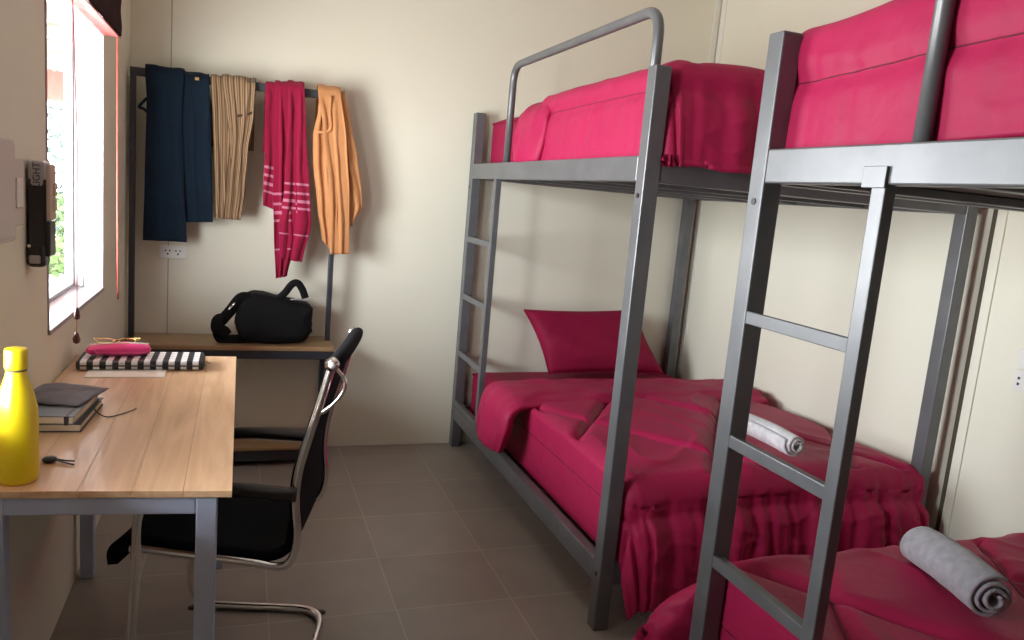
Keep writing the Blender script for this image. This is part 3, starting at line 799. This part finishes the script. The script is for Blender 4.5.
# paper, checked notebook, pink case, hair slide
def sheet():
    b = BM(); m = R(-.305, 2.47, math.radians(1)); box(b, -.105, .105, -.078, .078, Z0, Z0+.0025, 0, 1, m)
    o = mesh('paper_pad', b, 'paper', None, False, (-.305, 2.44, Z0)); tag(o, 'white paper pad sticking out under the checked folder', 'paper')
sheet()
def folder():
    root = empty('checked_folder', (-.28, 2.54, Z0+.003), 'black and white checked zip folder at the far end of the desk', 'folder')
    m = R(-.275, 2.545, math.radians(1.5))
    b = BM(); box(b, -.172, .178, -.072, .072, Z0+.0028, Z0+.030, .008, 3); 
    for v in b.verts: v.co.z += 0
    for v in b.verts: v.co = m @ v.co
    mesh('folder_cover', b, 'gingham', root)
    b = BM(); tube(b, [m @ Vector(p) for p in ((-.165, -.0735, Z0+.0165), (.17, -.0735, Z0+.0165), (.1795, -.065, Z0+.0165), (.1795, .06, Z0+.0165))], .0022, 6); mesh('zip', b, 'black_plastic', root, True)
    b = BM(); tube(b, smooth_path([m @ Vector(p) for p in ((.180, -.01, Z0+.018), (.190, -.014, Z0+.014), (.196, -.004, Z0+.010), (.188, .004, Z0+.012), (.180, -.004, Z0+.018))], 4), .002, 6); mesh('zip_puller', b, 'gold', root, True)
folder()
def case():
    root = empty('pencil_case', (-.33, 2.56, Z0+.031), 'hot pink pencil case lying on the checked folder', 'pencil case')
    b = BM(); z = Z0+.031; m = R(-.335, 2.545, math.radians(8))
    def P(u, v):
        th = 2*PI*v; x = lerp(-.095, .085, u); e = max(0, 4*u*(1-u))**.3
        y = math.cos(th)*.030*e+.012*math.sin(u*3); zz = z+.0185+math.copysign(abs(math.sin(th))**.7, math.sin(th))*.0182*e*(1+.25*u)
        zz += .002*noise.noise(Vector((x*30, th, 0)))
        return m @ Vector((x, y, zz))
    grid(b, 40, 22, P); bmesh.ops.remove_doubles(b, verts=b.verts, dist=1e-4)
    mesh('case_body', b, 'hot_pink', root, True)
    b = BM(); tube(b, [m @ Vector((lerp(-.085, .078, k/10), -.010+.012*math.sin(lerp(0, 1, k/10)*3), z+.0385)) for k in range(11)], .0022, 6); mesh('zip', b, 'paper', root, True)
    g = empty('reading_glasses', (-.33, 2.58, z+.04), 'thin orange-brown framed glasses lying on the pink pencil case', 'glasses')
    for s in (-1, 1):
        b = BM(); c = m @ Vector((-.012+s*.030, .018, z+.043))
        tube(b, [c+Vector((math.cos(a)*.024, math.sin(a)*.016, .004*math.sin(a))) for a in [2*PI*k/20 for k in range(21)]], .0018, 6, cap=False); mesh('rim', b, 'gold', g, True)
        b = BM(); tube(b, smooth_path([c+Vector((s*.024, 0, 0)), c+Vector((s*.034, .028, .002)), c+Vector((s*.012, .046, -.002))], 4), .0018, 6); mesh('temple', b, 'gold', g, True)
    b = BM(); c = m @ Vector((-.012, .018, z+.044)); tube(b, [c-Vector((.007, 0, 0)), c+Vector((0, 0, .003)), c+Vector((.007, 0, 0))], .0016, 6); mesh('bridge', b, 'gold', g, True)
case()

# ------------------------------------------------------------------ office chair
def chair():
    th = math.radians(15); f = Vector((-math.cos(th), math.sin(th), 0)); s = Vector((-math.sin(th), -math.cos(th), 0))
    c0 = Vector((.012, 2.135, 0))
    root = empty('office_chair', c0, 'black mesh cantilever office chair with chrome frame pushed under the desk', 'chair')
    def p(u, w, z): return c0+f*u+s*w+Vector((0, 0, z))
    hw = .226
    # sled base: floor runners, rear floor bar, front uprights that bend back into the arm supports
    path = [p(-.17, hw-.005, .580), p(.175, hw, .580), p(.195, hw, .014), p(-.225, hw, .014), p(-.225, -hw, .014), p(.195, -hw, .014), p(.175, -hw, .580), p(-.17, -hw+.005, .580)]
    b = BM(); tube(b, fillet_path(path, .105, 9), .0125, 14); mesh('base_frame', b, 'chrome', root, True)
    for sd in (1, -1):
        w = sd*(hw-.012)
        b = BM(); tube(b, smooth_path([p(.20, w, .415), p(.17, w, .416), p(.05, w, .405), p(-.10, w, .392), p(-.165, w, .384), p(-.196, w, .405), p(-.208, w, .47), p(-.200, w, .56), p(-.205, w, .64), p(-.226, w, .73), p(-.250, w, .82), p(-.276, w, .925)], 5), .0105, 10); mesh('side_tube', b, 'chrome', root, True)
        b = BM(); box(b, 0, 1, 0, 1, 0, 1, .0)
        b.clear()
        for (u0, u1) in ((-.205, .125),):
            n = 14
            pts = [p(lerp(u0, u1, k/n), sd*hw, 0.584+.006*math.sin(PI*k/n)-.010*(k/n)**4) for k in range(n+1)]
            tube(b, pts, lambda t: .024*(1-.3*(2*t-1)**6), 12, ry=.0175, up=(0, 0, 1))
        mesh('armrest', b, 'black_plastic', root, True)
        b = BM(); q = p(-.276, w+(.014 if sd > 0 else .004), .924)
        tube(b, [q-s*sd*.016, q+s*sd*.004], .017, 20); k_ = mesh('knob', b, 'chrome', root, True)
        b = BM(); tube(b, [q+s*sd*.003, q+s*sd*.006], .0085, 16); mesh('knob_cap', b, 'plastic_white', k_, True)
        b = BM(); 
        if sd > 0: tube(b, smooth_path([p(-.284, w, .912), p(-.306, w, .885), p(-.304, w, .855), p(-.280, w, .820), p(-.250, w, .795)], 5), .0055, 8); mesh('rear_brace', b, 'chrome', root, True)
        else: b.free()
    # mesh sling: seat and back
    prof = [(.246, .366), (.248, .398), (.228, .422), (.18, .430), (.08, .418), (-.05, .408), (-.14, .406), (-.185, .435), (-.196, .50)]
    def sling(prof, wd, sag):
        pts = smooth_path([(a, 0, z) for a, z in prof], 5); n = len(pts)-1
        def P(u, v):
            i = min(int(round(v*n)), n); q = pts[i]; w = lerp(-wd, wd, u)
            return p(q.x, w, q.z-sag*(1-(2*u-1)**2))
        return P, n
    P, n = sling(prof, hw-.020, .012); b = BM(); grid(b, 16, n, P); solidify(mesh('seat', b, 'black_mesh', root, True), .024, 0)
    prof = [(-.196, .48), (-.190, .57), (-.196, .64), (-.219, .73), (-.243, .82), (-.272, .920)]
    pts = smooth_path([(a, 0, z) for a, z in prof], 5); n = len(pts)-1
    def P2(u, v):
        q = pts[min(int(round(v*n)), n)]; w = lerp(-hw+.02, hw-.02, u); return p(q.x-.010*(1-(2*u-1)**2), w, q.z)
    b = BM(); grid(b, 16, n, P2); solidify(mesh('backrest', b, 'black_mesh', root, True), .014, 0)
    def P3(u, v):
        a = 2*PI*v; w = lerp(-hw+.002, hw-.002, u); e = (1-(2*u-1)**12)**.5 if abs(2*u-1) < 1 else 0
        e = max(e, .05)
        cu, cz = -.278, .922
        lu = .022*math.cos(a)*e; lz = .024*math.sin(a)*e
        return p(cu+lu-.36*lz-.006*(1-(2*u-1)**2), w, cz+lz)
    b = BM(); grid(b, 24, 20, P3); bmesh.ops.remove_doubles(b, verts=b.verts, dist=1e-5); mesh('head_roll', b, 'black_mesh', root, True)
    for (u, sd) in ((-.215, 1), (-.215, -1), (.185, -1)):
        b = BM(); q = p(u, sd*hw, 0); tube(b, [q, q+Vector((0, 0, .004))], .014, 12); mesh('foot_pad', b, 'black_plastic', root, True)
chair()

# ------------------------------------------------------------------ wall fittings
def outlet(x, y, z, face, label, w, h, slots):
    """face: 'y' on the back wall, 'x' on the right wall"""
    root = empty('power_outlet', (x, y, z), label, 'power outlet')
    def bx(name, a0, a1, z0, z1, d0, d1, m, bev=.001):
        b = BM()
        if face == 'y': box(b, x+a0, x+a1, y-d1, y-d0, z+z0, z+z1, bev)
        else: box(b, x-d1, x-d0, y+a0, y+a1, z+z0, z+z1, bev)
        return mesh(name, b, m, root)
    pl = bx('plate', -w/2, w/2, -h/2, h/2, .0005, .012, 'plastic_white', .003)
    for (a, c, s) in slots:
        bx('socket_slot', a-s, a+s, c-s*1.1, c+s*1.1, .0118, .0128, 'socket_hole', 0)
    return root
sl = []
for cx in (-.022, .022):
    sl += [(cx-.009, .007, .0032), (cx+.009, .007, .0032), (cx, -.008, .0036)]
outlet(-.295, YB, .976, 'y', 'white double power outlet on the back wall below the navy trousers', .120, .058, sl)
outlet(1.775, 0, 0, 'x', '', .1, .1, []) if False else None
outlet(XR, 1.745, .900, 'x', 'white power outlet on the right wall, under the blank plate', .145, .072, [(.052, .008, .004), (.052, -.012, .004), (.02, .008, .004), (.02, -.012, .004)])
def blank_plate():
    root = empty('switch_plate', (XR, 1.745, .975), 'white blank plate on the right wall just above the power outlet', 'switch')
    b = BM(); box(b, XR-.012, XR-.0005, 1.678, 1.814, .942, 1.008, .003); mesh('plate', b, 'plastic_white', root)
    b = BM(); box(b, XR-.016, XR-.0115, 1.72, 1.775, .955, .995, .002); mesh('rocker', b, 'plastic_white', root)
blank_plate()
def switch_box():
    root = empty('junction_box', (XW, 1.86, 1.28), 'large off-white wall box at the left edge beside the light switch', 'wall box')
    b = BM(); box(b, XW+.0005, XW+.035, 1.70, 1.868, 1.182, 1.392, .004); mesh('box_body', b, 'plastic_box', root)
    b = BM(); box(b, XW+.035, XW+.038, 1.71, 1.860, 1.192, 1.382, .002); mesh('lid', b, 'plastic_box', root)
    root = empty('light_switch', (XW, 1.99, 1.28), 'white light switch on the left wall between the wall box and the torch', 'switch')
    b = BM(); box(b, XW+.0005, XW+.016, 1.925, 2.022, 1.205, 1.352, .003); mesh('plate', b, 'plastic_box', root)
    b = BM(); box(b, XW+.016, XW+.020, 1.950, 1.998, 1.245, 1.312, .002); mesh('rocker', b, 'plastic_white', root)
    b = BM(); box(b, XW+.0165, XW+.019, 1.926, 1.932, 1.210, 1.347, .001); mesh('plate_edge', b, 'plastic_white', root)
switch_box()
def torch():
    x0, x1, y0, y1, z0, z1 = XW+.004, XW+.052, 2.095, 2.160, 1.090, 1.352
    root = empty('emergency_torch', (XW+.02, 2.125, z0), 'black and silver rechargeable torch hanging on the left wall by the window', 'torch')
    b = BM(); box(b, x0+.002, x1-.008, y0, y1-.006, 1.15, 1.312, .005); mesh('body', b, 'black_plastic', root)
    b = BM(); box(b, x0, x1-.006, y0-.001, y1-.004, 1.285, z1, .012, 3); mesh('head', b, 'silver_plastic', root)
    b = BM(); box(b, x1-.012, x1, y0+.004, y1, 1.212, z1-.006, .004); box(b, x1-.002, x1+.003, y0+.035, y1-.004, 1.235, 1.262, .001); box(b, x1-.002, x1+.003, y0+.035, y1-.004, 1.27, 1.30, .001); mesh('side_panel', b, 'beige_plastic', root)
    b = BM(); box(b, x1-.012, x1-.001, y0+.004, y1, 1.125, 1.210, .004); mesh('grip', b, 'black_plastic', root)
    b = BM(); box(b, x0-.003, x1-.010, y0-.003, y1-.01, 1.098, 1.158, .012, 3); mesh('lens_hood', b, 'black_plastic', root)
    b = BM(); box(b, x0+.004, x1-.020, y0-.0055, y0-.0025, 1.108, 1.128, .003); mesh('lens', b, 'silver_plastic', root)
    b = BM(); tube(b, [(x0+.004, y0-.004, 1.150), (x0+.004, y0-.0025, 1.150)], .004, 10); mesh('screw', b, 'plastic_white', root)
    # printed word down the silver head
    cu = bpy.data.curves.new('word', 'FONT'); cu.body = 'LIGHT'; cu.size = .021; cu.extrude = .0004; cu.align_x = 'CENTER'; cu.align_y = 'CENTER'
    t = bpy.data.objects.new('tmp', cu); C.objects.link(t)
    dg = bpy.context.evaluated_depsgraph_get(); me = bpy.data.meshes.new_from_object(t.evaluated_get(dg)); bpy.data.objects.remove(t)
    o = bpy.data.objects.new('lettering', me); C.objects.link(o); me.materials.clear(); me.materials.append(M['socket_hole'])
    o.matrix_world = Matrix.Identity(4)
    rot = Matrix.Rotation(PI/2, 4, 'X') @ Matrix.Rotation(PI/2, 4, 'Z')
    for v in me.vertices: v.co = rot @ v.co
    o.parent = root; o.location = Vector((x0+.021, y0-.0015, 1.318))-root.location
torch()

# fabric blind gathered above the window, with its cords
def blind():
    x0, x1, y0, y1, z0, z1 = XW+.003, XW+.058, 2.22, 3.17, 1.805, 2.10
    root = empty('window_blind', (XW+.04, (y0+y1)/2, z0), 'dark maroon fabric blind drawn up above the left window', 'blind')
    b = BM()
    def P(u, v):
        y = lerp(y0, y1, u); z = lerp(z1, z0+.006, v)
        return Vector((x1+.002*math.sin(v*16)+.002*noise.noise(Vector((y*9, z*14, 0))), y, z))
    grid(b, 50, 30, P); solidify(mesh('blind_fabric', b, 'blind_cloth', root, True), .005, 0)
    b = BM()
    box(b, x0, x1-.004, y1-.004, y1, z0+.004, z1); mesh('blind_end', b, 'blind_cloth', root)
    b = BM()
    def Q(u, v): return Vector((lerp(x0, x1, v), lerp(y0, y1, u), z0+.004*math.sin(v*PI)+.002*noise.noise(Vector((u*30, v*4, 0)))))
    grid(b, 50, 8, Q); solidify(mesh('blind_lining', b, 'blind_lining', root, True), .003, 0)
    b = BM(); box(b, x0, x1, y0, y1, z1, z1+.02, .002); mesh('head_rail', b, 'plastic_box', root)
    b = BM(); tube(b, [(XW+.050, 2.372, z0), (XW+.061, 2.372, 1.4), (XW+.061, 2.358, .945)], .0014, 6); c1 = mesh('pull_cord', b, 'pink_cord', root, True)
    b = BM(); tube(b, [(XW+.061, 2.358, .945), (XW+.061, 2.352, .89)], .0012, 6); mesh('cord_end', b, 'pink_cord', c1, True)
    b = BM(); lathe(b, [(.003, 0), (.007, .003), (.0078, .012), (.006, .024), (.0025, .034)], XW+.061, 2.358, .925, 14); mesh('cord_bead', b, 'brown_wood_bead', c1, True)
    b = BM(); lathe(b, [(.003, 0), (.0085, .004), (.0100, .013), (.006, .026), (.0025, .034)], XW+.061, 2.352, .858, 14); mesh('cord_bead', b, 'brown_wood_bead', c1, True)
    b = BM(); tube(b, [(XW+.050, 3.150, z0), (XW+.052, 3.150, 1.2), (XW+.055, 3.155, .86)], .0030, 8); mesh('pull_cord', b, 'pink_cord', root, True)
blind()

# ------------------------------------------------------------------ outside the window
b = BM(); box(b, -4.4, XW-WT-.002, 9.2, 13.2, -.35, -.25); g = mesh('ground_outside', b, 'concrete'); g['kind'] = 'structure'
b = BM(); box(b, -9, 3, 13.2, 19, -.40, -.28); g = mesh('garden_ground', b, 'leaf'); g['kind'] = 'structure'
def porch():
    root = empty('porch_roof', (-1.5, 5, 2.2), 'porch roof with cream rafters and orange edge beam outside the window', 'porch roof')
    xo = -2.35
    b = BM(); 
    n = 60
    def P(u, v):
        x = lerp(XW-WT-.01, xo, v); y = lerp(-1.0, 9.7, u)
        return Vector((x, y, 2.62-.20*v+.012*math.sin(u*n*2*PI/2)))
    grid(b, n*4, 4, P); solidify(mesh('roof_sheet', b, 'roof_sheet', root, True), .01, 0)
    for i in range(14):
        y = -.9+i*.80; b = BM(); box(b, xo+.05, XW-WT-.01, y, y+.09, 2.30, 2.38, .004); mesh('rafter', b, 'cream_batten', root)
    for x in (-1.1, -1.6, -2.1):
        b = BM(); box(b, x, x+.05, -1.0, 9.6, 2.38, 2.43, .003); mesh('purlin', b, 'cream_batten', root)
    b = BM(); box(b, xo-.03, xo+.05, -1.0, 9.75, 2.10, 2.40, .004); mesh('fascia', b, 'orange_paint', root)
    b = BM(); box(b, xo, -1.55, 9.65, 9.75, 1.98, 2.30, .004); mesh('end_beam', b, 'orange_paint', root)
    b = BM(); box(b, xo-.02, xo+.08, 9.6, 9.72, -.25, 2.2, .004); mesh('porch_post', b, 'cream_batten', root)
porch()
def shrub(cx, cy, z0, rx, rz, n, m, label, seed):
    rnd = random.Random(seed)
    root = empty('garden_tree', (cx, cy, z0), label, 'tree', 'trees outside the window')
    b = BM(); tube(b, smooth_path([(cx, cy, z0), (cx+.05, cy, z0+rz*.5), (cx-.05, cy+.05, z0+rz*1.2)], 4), lambda t: .08*(1-.6*t), 8); mesh('trunk', b, 'bark', root, True)
    b = BM()
    for i in range(n):
        a, e = rnd.uniform(0, 2*PI), rnd.uniform(-1, 1); r = rnd.uniform(.75, 1)
        q = math.sqrt(1-e*e); c = Vector((cx+rx*r*q*math.cos(a), cy+rx*r*q*math.sin(a), z0+rz+rz*.95*r*e))
        d = Vector((rnd.uniform(-1, 1), rnd.uniform(-1, 1), rnd.uniform(-.6, .3))).normalized(); w = d.orthogonal().normalized(); l = rnd.uniform(.10, .22)
        vs = [b.verts.new(c), b.verts.new(c+d*l*.5+w*l*.22), b.verts.new(c+d*l+Vector((0, 0, -.02))), b.verts.new(c+d*l*.5-w*l*.22)]
        b.faces.new(vs)
    mesh('foliage', b, m, root)
shrub(-3.1, 14.5, -.3, 1.3, 2.1, 2600, 'leaf_blue', 'tall blue-green tree beyond the porch, top of the window view', 1)
shrub(-2.5, 12.3, -.26, .7, .6, 1200, 'leaf', 'low bright green bush in front of the tall tree outside', 2)
shrub(-6.4, 16.0, -.3, 1.5, 1.9, 1500, 'leaf', 'rounded green tree behind the window frame outside, left of the others', 3)
shrub(-.2, 16.5, -.3, 1.2, 2.2, 1500, 'leaf_blue', 'blue-green tree standing behind the house corner outside', 4)

# ------------------------------------------------------------------ light
w = bpy.data.worlds.new('sky'); bpy.context.scene.world = w; w.use_nodes = True
nt = w.node_tree; bg = nt.nodes['Background']
tc = nt.nodes.new('ShaderNodeTexCoord'); sx = nt.nodes.new('ShaderNodeSeparateXYZ'); nt.links.new(tc.outputs['Generated'], sx.inputs[0])
rp = nt.nodes.new('ShaderNodeValToRGB'); rp.color_ramp.elements[0].position = .42; rp.color_ramp.elements[1].position = .62
rp.color_ramp.elements[0].color = (.80, .785, .76, 1); rp.color_ramp.elements[1].color = (1.25, 1.3, 1.35, 1)
ma = nt.nodes.new('ShaderNodeMath'); ma.operation = 'MULTIPLY_ADD'; ma.inputs[1].default_value = .5; ma.inputs[2].default_value = .5
nt.links.new(sx.outputs['Z'], ma.inputs[0])   # sunlit pale ground all round below the horizon, sky above
nt.links.new(ma.outputs[0], rp.inputs['Fac']); nt.links.new(rp.outputs['Color'], bg.inputs['Color']); bg.inputs['Strength'].default_value = 14.0
def portal(name, hole):
    y0, y1, z0, z1 = hole; l = bpy.data.lights.new(name, 'AREA'); l.shape = 'RECTANGLE'; l.size = z1-z0; l.size_y = y1-y0
    l.cycles.is_portal = True
    o = bpy.data.objects.new(name, l); C.objects.link(o); o.location = (XW-WT-.01, (y0+y1)/2, (z0+z1)/2); o.rotation_euler = (0, -PI/2, 0)
portal('daylight_opening', W1)
portal('daylight_opening', W2)

sc = bpy.context.scene
sc.view_settings.view_transform = 'Standard'; sc.view_settings.look = 'None'; sc.view_settings.gamma = 1
sc.view_settings.use_curve_mapping = False; sc.view_settings.exposure = 1.22
sc.cycles.max_bounces = 10; sc.cycles.diffuse_bounces = 7; sc.cycles.glossy_bounces = 4; sc.cycles.transparent_max_bounces = 8
sc.cycles.use_denoising = True; sc.cycles.sample_clamp_indirect = 8; sc.cycles.caustics_reflective = False; sc.cycles.caustics_refractive = False
